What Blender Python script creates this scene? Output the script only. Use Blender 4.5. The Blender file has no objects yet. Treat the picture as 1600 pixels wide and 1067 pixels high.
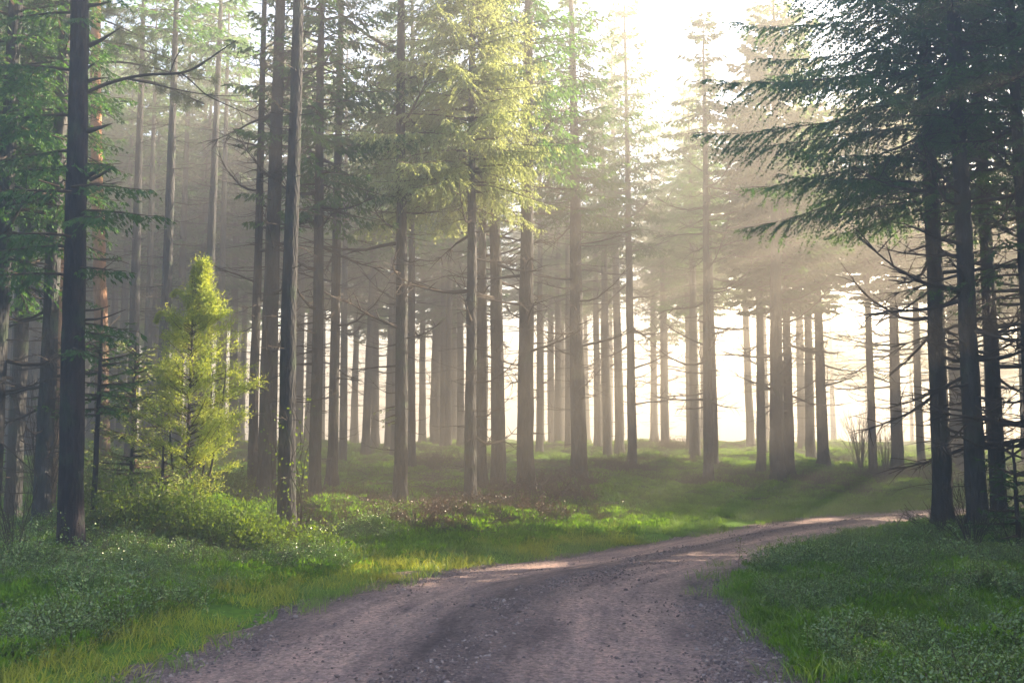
import bpy, math, random
import numpy as np
from mathutils import Vector, Matrix, Euler

# ------------------------------------------------------------------ camera, sky, sun, exposure
scene = bpy.context.scene
col = scene.collection
F_PX, CX, CY, HOR, CAM_H = 1570.0, 800.0, 533.5, 690.0, 1.6
PITCH = math.atan((HOR - CY) / F_PX)
cam_d = bpy.data.cameras.new("camera"); cam = bpy.data.objects.new("camera", cam_d); col.objects.link(cam)
cam_d.sensor_width = 36; cam_d.lens = 36 * F_PX / 1600; cam_d.clip_end = 2000; cam_d.clip_start = .05
cam.location = (0, 0, CAM_H); cam.rotation_euler = (math.pi / 2 + PITCH, 0, 0)
scene.camera = cam

SUN_AZ, SUN_EL = math.radians(63), math.radians(21)     # azimuth: to the right of the view direction (+Y)
w = bpy.data.worlds.new("World"); scene.world = w; w.use_nodes = True
nt = w.node_tree; bg = nt.nodes["Background"]
sky = nt.nodes.new("ShaderNodeTexSky"); sky.sky_type = 'NISHITA'; sky.sun_disc = False
sky.sun_elevation = SUN_EL; sky.sun_rotation = SUN_AZ; sky.dust_density = 1.6; sky.air_density = 1.0
nt.links.new(sky.outputs[0], bg.inputs[0]); bg.inputs[1].default_value = 0.06
sun_d = bpy.data.lights.new("sun", 'SUN'); sun_d.energy = 5; sun_d.angle = math.radians(.5); sun_d.color = (1, .80, .55)
sun = bpy.data.objects.new("sun", sun_d); col.objects.link(sun)
sdir = Vector((math.sin(SUN_AZ) * math.cos(SUN_EL), math.cos(SUN_AZ) * math.cos(SUN_EL), math.sin(SUN_EL)))
sun.rotation_euler = sdir.to_track_quat('Z', 'Y').to_euler()
scene.view_settings.view_transform = 'Standard'; scene.view_settings.look = 'None'
scene.view_settings.gamma = 1; scene.view_settings.exposure = 3.6
cy = scene.cycles
cy.use_denoising = True; cy.max_bounces = 5; cy.diffuse_bounces = 2; cy.glossy_bounces = 2; cy.transmission_bounces = 2
cy.volume_bounces = 0; cy.transparent_max_bounces = 8; cy.sample_clamp_indirect = 4
cy.caustics_reflective = False; cy.caustics_refractive = False; cy.use_adaptive_sampling = False
HAZE_DENSITY = 0.019; HAZE_G = 0.5

rs = np.random.RandomState
# ------------------------------------------------------------------ mesh helpers
def nrm(a): return a / np.maximum(np.linalg.norm(a, axis=-1, keepdims=True), 1e-9)

class Geo:
    """collects triangles and quads with a material index"""
    def __init__(s): s.v = []; s.t = []; s.q = []; s.tm = []; s.qm = []; s.n = 0
    def add(s, v, t=None, q=None, m=0):
        v = np.asarray(v, float).reshape(-1, 3)
        if t is not None: s.t.append(np.asarray(t, int).reshape(-1, 3) + s.n); s.tm.append(np.full(len(s.t[-1]), m))
        if q is not None: s.q.append(np.asarray(q, int).reshape(-1, 4) + s.n); s.qm.append(np.full(len(s.q[-1]), m))
        s.v.append(v); s.n += len(v)
    def mesh(s, name, mats, smooth=False):
        me = bpy.data.meshes.new(name)
        v = np.concatenate(s.v) if s.v else np.zeros((0, 3))
        t = np.concatenate(s.t) if s.t else np.zeros((0, 3), int)
        q = np.concatenate(s.q) if s.q else np.zeros((0, 4), int)
        me.vertices.add(len(v)); me.vertices.foreach_set('co', v.astype(np.float32).ravel())
        me.loops.add(t.size + q.size)
        me.loops.foreach_set('vertex_index', np.concatenate([t.ravel(), q.ravel()]).astype(np.int32))
        me.polygons.add(len(t) + len(q))
        ls = np.concatenate([np.arange(len(t)) * 3, t.size + np.arange(len(q)) * 4]).astype(np.int32)
        me.polygons.foreach_set('loop_start', ls)
        mi = np.concatenate((s.tm or [np.zeros(0, int)]) + (s.qm or [np.zeros(0, int)])).astype(np.int32)
        me.polygons.foreach_set('material_index', mi)
        me.polygons.foreach_set('use_smooth', np.full(len(mi), smooth))
        for m in mats: me.materials.append(m)
        me.update(calc_edges=True)
        return me

def obj(name, me, parent=None):
    o = bpy.data.objects.new(name, me); col.objects.link(o)
    if parent: o.parent = parent
    return o
def tag(o, label=None, cat=None, group=None, kind=None):
    for k, v in (('label', label), ('category', cat), ('group', group), ('kind', kind)):
        if v: o[k] = v
    return o
def empty(name, loc, rz=0): 
    o = bpy.data.objects.new(name, None); col.objects.link(o); o.location = loc; o.rotation_euler = (0, 0, rz)
    o.empty_display_size = .3
    return o

def tube(g, pts, rad, k=5, m=0, cap=True):
    pts = np.asarray(pts, float); n = len(pts); rad = np.broadcast_to(rad, (n,))
    T = nrm(np.gradient(pts, axis=0))
    ref = np.array([0, 0, 1.]) if abs(T[0, 2]) < .8 else np.array([1., 0, 0])
    A = nrm(np.cross(T, ref)); B = np.cross(T, A)
    a = np.arange(k) * 2 * math.pi / k
    ring = pts[:, None] + rad[:, None, None] * (np.cos(a)[None, :, None] * A[:, None] + np.sin(a)[None, :, None] * B[:, None])
    i = np.arange(n - 1)[:, None] * k; j = np.arange(k)[None]; j2 = (j + 1) % k
    q = np.stack([i + j, i + j2, i + k + j2, i + k + j], -1).reshape(-1, 4)
    v = ring.reshape(-1, 3)
    if cap:
        v = np.concatenate([v, pts[-1:]]); e = (n - 1) * k; jj = np.arange(k)
        t = np.stack([e + jj, e + (jj + 1) % k, np.full(k, n * k)], -1)
        g.add(v, t=t, q=q, m=m)
    else: g.add(v, q=q, m=m)

def kites(g, P, D, L, W, rng, m=0, mid=.4):
    """slim leaf shapes from P along D"""
    n = len(P); R = nrm(rng.normal(size=(n, 3))); S = nrm(np.cross(D, R))
    L = np.broadcast_to(L, (n,))[:, None]; W = np.broadcast_to(W, (n,))[:, None]
    v = np.stack([P, P + D * L * mid + S * W, P + D * L, P + D * L * mid - S * W], 1).reshape(-1, 3)
    g.add(v, q=np.arange(4 * n).reshape(-1, 4), m=m)

# ------------------------------------------------------------------ value noise for the terrain
_nr = rs(5); _G = _nr.rand(256, 256)
def vnoise(x, y):
    xi = np.floor(x).astype(int); yi = np.floor(y).astype(int); fx = x - xi; fy = y - yi
    fx = fx * fx * (3 - 2 * fx); fy = fy * fy * (3 - 2 * fy)
    g = lambda a, b: _G[a & 255, b & 255]
    return ((g(xi, yi) * (1 - fx) + g(xi + 1, yi) * fx) * (1 - fy) + (g(xi, yi + 1) * (1 - fx) + g(xi + 1, yi + 1) * fx) * fy) * 2 - 1
def fbm(x, y, o=4):
    s = 0; a = 1
    for i in range(o): s = s + a * vnoise(x * 2 ** i + 17 * i, y * 2 ** i + 31 * i); a *= .5
    return s

# ------------------------------------------------------------------ road edges (metres)
LE = np.array([(-5.2, -12), (-3.5, 0), (-2.65, 6.7), (-1.95, 10.6), (-.9, 12.6), (.45, 14), (2.06, 16.1), (5.2, 20.4), (10, 24.2), (22, 29.6), (60, 46), (160, 92)], float)
RE = np.array([(-.6, -12), (1.1, 0), (1.9, 6.7), (2.25, 11.2), (2.7, 12.4), (3.7, 14.3), (5.4, 17), (8.5, 20.2), (12, 22.2), (22.6, 26.6), (61, 43), (161, 88)], float)
def resample(P, n):
    d = np.r_[0, np.cumsum(np.linalg.norm(np.diff(P, axis=0), axis=1))]
    # smooth with Catmull-Rom
    out = []
    Q = np.vstack([2 * P[0] - P[1], P, 2 * P[-1] - P[-2]])
    for i in range(len(P) - 1):
        k = max(2, int(n * (d[i + 1] - d[i]) / d[-1])); t = np.linspace(0, 1, k, endpoint=False)[:, None]
        p0, p1, p2, p3 = Q[i], Q[i + 1], Q[i + 2], Q[i + 3]
        out.append(.5 * (2 * p1 + (p2 - p0) * t + (2 * p0 - 5 * p1 + 4 * p2 - p3) * t ** 2 + (3 * p1 - p0 - 3 * p2 + p3) * t ** 3))
    out.append(P[-1:]); return np.vstack(out)
LEs, REs = resample(LE, 260), resample(RE, 260)
def sdist(P, x, y):
    """distance to polyline P; positive on its left-hand side"""
    x = np.asarray(x, float); y = np.asarray(y, float); best = np.full(x.shape, 1e9); sg = np.zeros(x.shape)
    for a, b in zip(P[:-1], P[1:]):
        ex, ey = b - a; l2 = ex * ex + ey * ey
        t = np.clip(((x - a[0]) * ex + (y - a[1]) * ey) / l2, 0, 1)
        dx = x - a[0] - t * ex; dy = y - a[1] - t * ey; d = dx * dx + dy * dy
        c = ex * (y - a[1]) - ey * (x - a[0]); m = d < best
        best = np.where(m, d, best); sg = np.where(m, np.sign(c), sg)
    return np.sqrt(best) * sg
def smooth(a, b, x): t = np.clip((x - a) / (b - a), 0, 1); return t * t * (3 - 2 * t)
def height(x, y, detail=True):
    x = np.asarray(x, float); y = np.asarray(y, float)
    sl = sdist(LEs[::4], x, y); sr = -sdist(REs[::4], x, y)      # >0 outside on the left / on the right
    # left side: a bank that climbs to a mossy rise, more of it towards the middle and right of the view
    m = smooth(-7, 1, x - .0 * y)
    bank = np.interp(sl, [0, .5, 1.5, 3, 6, 10, 16, 24, 40, 70, 300], [0, .04, .16, .34, .62, .9, 1.2, 1.42, 1.36, .7, .2])
    low = np.interp(sl, [0, .5, 1.5, 3, 6, 10, 16, 24, 40, 70, 300], [0, .03, .08, .12, .25, .5, .9, 1.25, 1.3, .7, .2])
    h = np.where(sl > 0, bank * m + low * (1 - m), 0)
    hr = np.interp(sr, [0, .6, 2, 5, 20], [0, .05, .12, .12, .3])
    h = np.where(sr > 0, hr, h)
    out = np.maximum(sl, sr)
    if detail:
        amp = smooth(.2, 3, out)
        h = h + amp * (.15 * fbm(x * .55, y * .55, 3) + .24 * np.abs(fbm(x * 1.1 + 9, y * 1.1, 2)))
        h = h + smooth(0, .5, out) * .018 * fbm(x * 5, y * 5, 2)
        mid = sl + sr  # road cross-fall; both negative inside
        h = np.where(out < 0, .035 * smooth(0, 1.6, -out) + .006 * fbm(x * 3, y * 3, 2), h)
    return h
def hz(x, y): return float(height(np.array([x]), np.array([y]))[0])
def ray(px, py):
    d = Vector(((px - CX) / F_PX, 1, -(py - CY) / F_PX)); d.rotate(Euler((PITCH, 0, 0))); return d / d.y
def ground(px, py, dmax=120):
    """where the sight line through a pixel meets the ground"""
    d = ray(px, py); ys = np.geomspace(3, dmax, 700)
    hh = height(d.x * ys, ys, False); zz = CAM_H + d.z * ys
    k = np.nonzero(zz < hh)[0]; y = ys[k[0]] if len(k) else dmax
    return d.x * y, y
def at(px, py, y):
    d = ray(px, py); return Vector((d.x * y, y, CAM_H + d.z * y))

# ------------------------------------------------------------------ materials
def newmat(name):
    m = bpy.data.materials.new(name); m.use_nodes = True; n = m.node_tree; n.nodes.clear()
    o = n.nodes.new('ShaderNodeOutputMaterial'); return m, n, o
def N(n, t, **k):
    x = n.nodes.new(t)
    for a, b in k.items(): setattr(x, a, b)
    return x
def noise(n, scale, detail=4, vec=None, rough=.55):
    x = N(n, 'ShaderNodeTexNoise'); x.inputs['Scale'].default_value = scale; x.inputs['Detail'].default_value = detail
    x.inputs['Roughness'].default_value = rough
    if vec: n.links.new(vec, x.inputs['Vector'])
    return x
def ramp(n, src, stops):
    r = N(n, 'ShaderNodeValToRGB'); e = r.color_ramp.elements
    while len(e) < len(stops): e.new(.5)
    for s, (p, c) in zip(e, stops): s.position = p; s.color = (*c, 1)
    n.links.new(src, r.inputs[0]); return r
def mix(n, f, a, b, mode='MIX'):
    x = N(n, 'ShaderNodeMix', data_type='RGBA', blend_type=mode)
    for s, i in ((f, 0), (a, 6), (b, 7)):
        if hasattr(s, 'links'): n.links.new(s, x.inputs[i])
        else: x.inputs[i].default_value = s if i == 0 else (*s, 1)
    return x.outputs[2]
def principled(n, o, colr, rough=.8, bump=None, bstr=.4, bdist=.02, spec=.3):
    p = N(n, 'ShaderNodeBsdfPrincipled')
    if hasattr(colr, 'links'): n.links.new(colr, p.inputs['Base Color'])
    else: p.inputs['Base Color'].default_value = (*colr, 1)
    p.inputs['Roughness'].default_value = rough; p.inputs['Specular IOR Level'].default_value = spec
    if bump:
        b = N(n, 'ShaderNodeBump'); b.inputs['Strength'].default_value = bstr; b.inputs['Distance'].default_value = bdist
        n.links.new(bump, b.inputs['Height']); n.links.new(b.outputs[0], p.inputs['Normal'])
    n.links.new(p.outputs[0], o.inputs[0]); return p

def bark(name, c1, c2, c3, upper=None):
    m, n, o = newmat(name)
    tc = N(n, 'ShaderNodeTexCoord'); mp = N(n, 'ShaderNodeMapping'); mp.inputs['Scale'].default_value = (1, 1, .28)
    n.links.new(tc.outputs['Object'], mp.inputs[0])
    a = noise(n, 14, 6, mp.outputs[0], .65); v = N(n, 'ShaderNodeTexVoronoi'); v.inputs['Scale'].default_value = 30
    n.links.new(mp.outputs[0], v.inputs[0])
    c = ramp(n, a.outputs[0], [(.3, c1), (.52, c2), (.72, c3)])
    lich = noise(n, 3.2, 5, tc.outputs['Object'], .6)
    lr = ramp(n, lich.outputs[0], [(.52, (0, 0, 0)), (.66, (.55,) * 3)])
    cc = mix(n, lr.outputs[0], c.outputs[0], (.05, .078, .045))
    if upper:
        sx = N(n, 'ShaderNodeSeparateXYZ'); n.links.new(tc.outputs['Object'], sx.inputs[0])
        mr = N(n, 'ShaderNodeMapRange'); mr.inputs[1].default_value = 2.; mr.inputs[2].default_value = 5.5
        n.links.new(sx.outputs[2], mr.inputs[0]); cu = mix(n, a.outputs[0], upper[0], upper[1]); cc = mix(n, mr.outputs[0], cc, cu)
    h = mix(n, .5, a.outputs[0], v.outputs['Distance'])
    oi = N(n, 'ShaderNodeObjectInfo'); hs = N(n, 'ShaderNodeHueSaturation'); mv = N(n, 'ShaderNodeMapRange'); mv.inputs[3].default_value = .65; mv.inputs[4].default_value = 1.45
    n.links.new(oi.outputs['Random'], mv.inputs[0]); n.links.new(mv.outputs[0], hs.inputs['Value']); n.links.new(cc, hs.inputs['Color']); cc = hs.outputs[0]
    principled(n, o, cc, .9, h, 1., .04, .15); return m
BARK = bark('spruce_bark', (.015, .016, .018), (.036, .036, .038), (.078, .078, .08))
BARK_DARK = bark('dark_bark', (.010, .009, .012), (.024, .020, .025), (.055, .046, .052))
PINE_BARK = bark('pine_bark', (.05, .035, .03), (.12, .085, .065), (.2, .14, .11), ((.32, .15, .08), (.45, .26, .16)))
def wood(name, c):
    m, n, o = newmat(name); a = noise(n, 20, 3)
    principled(n, o, mix(n, a.outputs[0], tuple(x * .6 for x in c), tuple(x * 1.4 for x in c)), .9, spec=.1); return m
DEAD = wood('dead_wood', (.055, .045, .038)); TWIG = wood('twig_wood', (.06, .042, .03))
def leaf(name, c1, c2, trans=.35, gloss=.06, c3=None, scale=1.3, rough=.4, tcol=None):
    m, n, o = newmat(name); tc = N(n, 'ShaderNodeTexCoord')
    a = noise(n, scale, 3, tc.outputs['Object']); b = noise(n, scale * 14, 2, tc.outputs['Object'])
    f = mix(n, .5, a.outputs[0], b.outputs[0])
    st = [(.36, c1), (.6, c2)] + ([(.74, c3)] if c3 else [])
    c = ramp(n, f, st).outputs[0]
    oi = N(n, 'ShaderNodeObjectInfo'); hs = N(n, 'ShaderNodeHueSaturation')
    mr = N(n, 'ShaderNodeMapRange'); mr.inputs[3].default_value = .75; mr.inputs[4].default_value = 1.25
    n.links.new(oi.outputs['Random'], mr.inputs[0]); n.links.new(mr.outputs[0], hs.inputs['Value']); n.links.new(c, hs.inputs['Color'])
    c = hs.outputs[0]
    d = N(n, 'ShaderNodeBsdfDiffuse'); t = N(n, 'ShaderNodeBsdfTranslucent'); g = N(n, 'ShaderNodeBsdfGlossy'); g.inputs['Roughness'].default_value = rough
    n.links.new(c, d.inputs[0]); n.links.new(mix(n, 1, c, tcol or (1.5, 1.35, .55), 'MULTIPLY'), t.inputs[0])
    m1 = N(n, 'ShaderNodeMixShader'); m1.inputs[0].default_value = trans; n.links.new(d.outputs[0], m1.inputs[1]); n.links.new(t.outputs[0], m1.inputs[2])
    m2 = N(n, 'ShaderNodeMixShader'); m2.inputs[0].default_value = gloss; n.links.new(m1.outputs[0], m2.inputs[1]); n.links.new(g.outputs[0], m2.inputs[2])
    n.links.new(m2.outputs[0], o.inputs[0]); return m
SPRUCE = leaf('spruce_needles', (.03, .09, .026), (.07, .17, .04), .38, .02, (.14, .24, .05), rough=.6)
SPRUCE_SUNLIT = leaf('sunlit_spruce_needles', (.17, .22, .09), (.31, .36, .17), .46, .02, (.48, .51, .27), tcol=(1.2, 1.15, .8))  # paler copy of the needles: sunlight on the boughs put into the colour
HEATH = leaf('heather_twigs', (.05, .045, .02), (.09, .085, .03), .3, .0, (.15, .12, .05), 1.5, .8)
JUN = leaf('juniper_needles', (.17, .28, .05), (.46, .54, .12), .5, .02, (.76, .76, .34), 3., .6, (1.4, 1.25, .7))
PINE = leaf('pine_needles', (.07, .11, .04), (.14, .19, .06), .4, .05, (.25, .28, .1))
BROAD = leaf('undergrowth_leaves', (.06, .12, .015), (.14, .22, .02), .5, .02, (.32, .33, .03), 3., .6)
BILB = leaf('bilberry_leaves', (.07, .16, .022), (.16, .28, .045), .4, .10, (.33, .42, .11), .8, .42)
GRASS = leaf('grass_blades', (.09, .18, .025), (.18, .29, .04), .4, .06, (.26, .28, .05), .9, .6)
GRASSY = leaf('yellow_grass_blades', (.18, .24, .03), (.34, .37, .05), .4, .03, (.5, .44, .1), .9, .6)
MOSS = leaf('moss_shoots', (.06, .15, .012), (.15, .29, .02), .5, .0, (.28, .40, .035), 1.1)
BROWNLEAF = leaf('brown_litter', (.05, .03, .02), (.10, .06, .04), .2, .05, (.2, .13, .08))

def ground_mat():
    m, n, o = newmat('forest_floor'); tc = N(n, 'ShaderNodeTexCoord')
    a = noise(n, .35, 5, tc.outputs['Object'], .6); b = noise(n, 9, 6, tc.outputs['Object'], .7); c = noise(n, 1.6, 4, tc.outputs['Object'])
    moss = ramp(n, b.outputs[0], [(.3, (.03, .07, .01)), (.55, (.085, .18, .015)), (.75, (.16, .27, .03))])
    lit = ramp(n, b.outputs[0], [(.3, (.02, .014, .012)), (.55, (.05, .035, .028)), (.75, (.10, .07, .05))])
    f = mix(n, .5, a.outputs[0], c.outputs[0]); fr = ramp(n, f, [(.33, (0, 0, 0)), (.41, (1, 1, 1))])
    principled(n, o, mix(n, fr.outputs[0], lit.outputs[0], moss.outputs[0]), .95, b.outputs[0], .8, .05, .1); return m
def road_mat():
    m, n, o = newmat('gravel_road'); tc = N(n, 'ShaderNodeTexCoord'); uv = tc.outputs['UV']; ob = tc.outputs['Object']
    sx = N(n, 'ShaderNodeSeparateXYZ'); n.links.new(uv, sx.inputs[0])
    wob = noise(n, .5, 4, ob); ma = N(n, 'ShaderNodeMath', operation='MULTIPLY_ADD'); n.links.new(wob.outputs[0], ma.inputs[0]); ma.inputs[1].default_value = .10; n.links.new(sx.outputs[0], ma.inputs[2])
    k1, k0 = (.35, .275, .26), (.17, .138, .142)
    tr = ramp(n, ma.outputs[0], [(.10, k0), (.2, k1), (.36, k1), (.46, k0), (.58, k0), (.70, k1), (.86, k1), (1., k0)])
    mp = N(n, 'ShaderNodeMapping'); mp.inputs['Scale'].default_value = (16, .35, 1); n.links.new(uv, mp.inputs[0])
    stn = noise(n, 1, 5, mp.outputs[0], .6); streak = ramp(n, stn.outputs[0], [(.32, (.52, .52, .58)), (.5, (1., 1., 1.)), (.68, (1.35, 1.28, 1.22))])
    v = N(n, 'ShaderNodeTexVoronoi'); v.inputs['Scale'].default_value = 34; n.links.new(ob, v.inputs[0])
    v2 = N(n, 'ShaderNodeTexVoronoi'); v2.inputs['Scale'].default_value = 110; n.links.new(ob, v2.inputs[0])
    g = ramp(n, v.outputs['Color'], [(.1, (.55, .52, .56)), (.5, (1., .97, .97)), (.9, (1.45, 1.3, 1.25))])
    pat = noise(n, 1.3, 5, ob, .65); pr = ramp(n, pat.outputs[0], [(.35, (.84, .83, .87)), (.62, (1.1, 1.06, 1.03))])
    c = mix(n, 1, tr.outputs[0], g.outputs[0], 'MULTIPLY'); c = mix(n, 1, c, streak.outputs[0], 'MULTIPLY'); c = mix(n, 1, c, pr.outputs[0], 'MULTIPLY')
    fine = noise(n, 60, 4, ob, .7); c = mix(n, .8, c, ramp(n, fine.outputs[0], [(.3, (.5, .5, .5)), (.7, (1.5, 1.5, 1.5))]).outputs[0], 'MULTIPLY')
    h = mix(n, .5, v.outputs['Distance'], v2.outputs['Distance'])
    principled(n, o, c, .85, h, 1., .035, .25); return m
def stone_mat():
    m, n, o = newmat('stone'); oi = N(n, 'ShaderNodeObjectInfo')
    r = ramp(n, oi.outputs['Random'], [(0, (.07, .058, .066)), (.6, (.17, .13, .135)), (1, (.32, .27, .26))])
    principled(n, o, r.outputs[0], .8, spec=.3); return m
GROUND, ROAD, STONE = ground_mat(), road_mat(), stone_mat()
def web_mat():
    m, n, o = newmat('spider_silk'); d = N(n, 'ShaderNodeBsdfDiffuse'); d.inputs[0].default_value = (.75, .75, .75, 1)
    t = N(n, 'ShaderNodeBsdfTransparent'); x = N(n, 'ShaderNodeMixShader'); a = noise(n, 30, 3); 
    r = ramp(n, a.outputs[0], [(.45, (0, 0, 0)), (.7, (.45,) * 3)]); n.links.new(r.outputs[0], x.inputs[0])
    n.links.new(t.outputs[0], x.inputs[1]); n.links.new(d.outputs[0], x.inputs[2]); n.links.new(x.outputs[0], o.inputs[0]); return m
WEB = web_mat()

# ------------------------------------------------------------------ ground and road
def axis(a, b, step, lo, hi):
    xs = list(np.arange(a, b + 1e-6, step)); s = step
    while xs[-1] < hi: s *= 1.18; xs.append(min(xs[-1] + s, hi))
    s = step
    while xs[0] > lo: s *= 1.18; xs.insert(0, max(xs[0] - s, lo))
    return np.array(xs)
gx = axis(-13, 15, .11, -280, 280); gy = axis(4, 34, .11, -120, 330)
X, Y = np.meshgrid(gx, gy); Z = height(X, Y)
sl = sdist(LEs[::4], X, Y); sr = -sdist(REs[::4], X, Y); Z = Z - np.where(np.maximum(sl, sr) < -.12, .06, 0)
g = Geo(); nx = len(gx); I = np.arange((len(gy) - 1) * nx).reshape(-1, nx)[:, :-1].ravel()
g.add(np.stack([X, Y, Z], -1), q=np.stack([I, I + 1, I + nx + 1, I + nx], -1))
o = obj('ground', g.mesh('ground', [GROUND], True)); tag(o, kind='structure')

# road strip
n_ = 900; tt = np.linspace(0, 1, n_)
def eq(P):
    d = np.r_[0, np.cumsum(np.linalg.norm(np.diff(P, axis=0), axis=1))]; 
    return d / d[-1], P
dl, _ = eq(LEs); tpar = tt ** 2.2
Lp = np.stack([np.interp(tpar, dl, LEs[:, 0]), np.interp(tpar, dl, LEs[:, 1])], -1)
# for each left point take the nearest right-hand point so that rungs run square across
Rd = resample(RE, 3000); idx = np.array([np.argmin(((Rd - p) ** 2).sum(1)) for p in Lp]); idx = np.maximum.accumulate(idx); Rp = Rd[idx]
k = np.ones(15) / 15
for c_ in range(2): Rp[:, c_] = np.convolve(np.pad(Rp[:, c_], 7, mode='edge'), k, 'valid')
u = np.linspace(0, 1, 44)
XY = Lp[:, None] * (1 - u)[None, :, None] + Rp[:, None] * u[None, :, None]
wdt = np.linalg.norm(Rp - Lp, axis=1)
jl = .16 * fbm(tt * 400, tt * 0 + 3, 3); 
XY[:, 0] += (nrm(Lp - Rp) * (jl + .05)[:, None]); XY[:, -1] += nrm(Rp - Lp) * (.1 * fbm(tt * 400, tt * 0 + 30, 3) + .05)[:, None]
Zr = height(XY[..., 0], XY[..., 1]) + .004
rut = -.022 * (np.exp(-((u - .26) / .09) ** 2) + np.exp(-((u - .76) / .09) ** 2)) + .012 * np.exp(-((u - .5) / .1) ** 2)
Zr = Zr + rut[None]
g = Geo(); I = (np.arange(n_ - 1)[:, None] * 44 + np.arange(43)[None]).ravel()
g.add(np.concatenate([XY, Zr[..., None]], -1), q=np.stack([I, I + 1, I + 45, I + 44], -1))
me = g.mesh('road', [ROAD], True); uvl = me.uv_layers.new(name='UVMap')
vi = np.zeros(len(me.loops), np.int32); me.loops.foreach_get('vertex_index', vi)
uvc = np.stack([u[vi % 44], tt[vi // 44] * 200], -1); uvl.data.foreach_set('uv', uvc.astype(np.float32).ravel())
o = obj('road', me); tag(o, kind='structure')

# ------------------------------------------------------------------ scatter by geometry nodes (only for stuff)
def scatter(name, pts, protos, rot, scl, label, cat):
    """pts (n,3); protos: list of meshes; one stuff object"""
    c = bpy.data.collections.new(name + '_prototypes')
    for i, me in enumerate(protos): c.objects.link(bpy.data.objects.new('%s_sprig_%02d' % (name, i), me))
    me = bpy.data.meshes.new(name); n = len(pts); me.vertices.add(n); me.vertices.foreach_set('co', np.asarray(pts, np.float32).ravel())
    a = me.attributes.new('rot', 'FLOAT_VECTOR', 'POINT'); a.data.foreach_set('vector', np.asarray(rot, np.float32).ravel())
    a = me.attributes.new('scl', 'FLOAT', 'POINT'); a.data.foreach_set('value', np.asarray(scl, np.float32))
    a = me.attributes.new('pid', 'INT', 'POINT'); a.data.foreach_set('value', np.random.RandomState(len(pts)).randint(0, len(protos), n).astype(np.int32))
    me.update(); o = obj(name, me)
    ng = bpy.data.node_groups.new(name, 'GeometryNodeTree')
    ng.interface.new_socket('Geometry', in_out='INPUT', socket_type='NodeSocketGeometry'); ng.interface.new_socket('Geometry', in_out='OUTPUT', socket_type='NodeSocketGeometry')
    gi = ng.nodes.new('NodeGroupInput'); go = ng.nodes.new('NodeGroupOutput'); ip = ng.nodes.new('GeometryNodeInstanceOnPoints')
    ci = ng.nodes.new('GeometryNodeCollectionInfo'); ci.inputs['Collection'].default_value = c; ci.inputs['Separate Children'].default_value = True; ci.inputs['Reset Children'].default_value = True
    ip.inputs['Pick Instance'].default_value = True
    def attr(nm, t):
        x = ng.nodes.new('GeometryNodeInputNamedAttribute'); x.data_type = t; x.inputs['Name'].default_value = nm; return x.outputs['Attribute']
    L = ng.links.new
    L(gi.outputs[0], ip.inputs['Points']); L(ci.outputs[0], ip.inputs['Instance'])
    L(attr('pid', 'INT'), ip.inputs['Instance Index']); 
    er = ng.nodes.new('FunctionNodeEulerToRotation'); L(attr('rot', 'FLOAT_VECTOR'), er.inputs[0]); L(er.outputs[0], ip.inputs['Rotation'])
    L(attr('scl', 'FLOAT'), ip.inputs['Scale'])
    L(ip.outputs[0], go.inputs[0])
    md = o.modifiers.new('scatter', 'NODES'); md.node_group = ng
    tag(o, label, cat, kind='stuff'); return o

def spots(rng, n, xr, yr, keep, bias=None):
    """random ground points in a box kept where keep(x,y,sl,sr) is true, thinned with distance; seen from the camera only"""
    x = rng.uniform(*xr, n); y = rng.uniform(*yr, n)
    m = (np.abs(x) < .56 * y + 1.5)
    x, y = x[m], y[m]; sl = sdist(LEs[::3], x, y); sr = -sdist(REs[::3], x, y)
    m = keep(x, y, sl, sr, rng.rand(len(x))); x, y = x[m], y[m]
    return np.stack([x, y, height(x, y)], -1)
def rotz(rng, n, tilt=.15): return np.stack([rng.normal(0, tilt, n), rng.normal(0, tilt, n), rng.uniform(0, 6.28, n)], -1)

def grass_tuft(seed, n=44, h=.17, spread=.12, mat=GRASS, wd=.003):
    r = rs(seed); g = Geo(); 
    b = np.c_[r.normal(0, spread, (n, 2)), np.zeros(n)]; d = nrm(np.c_[r.normal(0, .35, (n, 2)), np.ones(n)]); l = h * r.uniform(.5, 1.2, n)
    s = nrm(np.cross(d, r.normal(size=(n, 3)))) * wd * r.uniform(.7, 1.5, n)[:, None]
    m_ = b + d * l[:, None] * .55; bend = np.c_[d[:, :2] * 1.6, np.zeros(n)] * (l * .3)[:, None]
    e = b + d * l[:, None] + bend - [0, 0, .1 * h]
    v = np.stack([b - s, b + s, m_ + s, m_ - s, e], 1).reshape(-1, 3); i = np.arange(n) * 5
    g.add(v, q=np.stack([i, i + 1, i + 2, i + 3], -1), t=np.stack([i + 3, i + 2, i + 4], -1)); return g.mesh('grass_tuft', [mat])
def moss_tuft(seed, n=160, mat=MOSS):
    r = rs(seed); g = Geo(); a = r.uniform(0, 6.28, n); q = np.sqrt(r.rand(n)) * .17
    P = np.c_[q * np.cos(a), q * np.sin(a), .028 * (1 - (q / .17) ** 2)]; D = nrm(np.c_[r.normal(0, .6, (n, 2)), np.ones(n)])
    kites(g, P - D * .01, D, .045 * r.uniform(.6, 1.4, n), .006, r); return g.mesh('moss_tuft', [mat])
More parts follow.
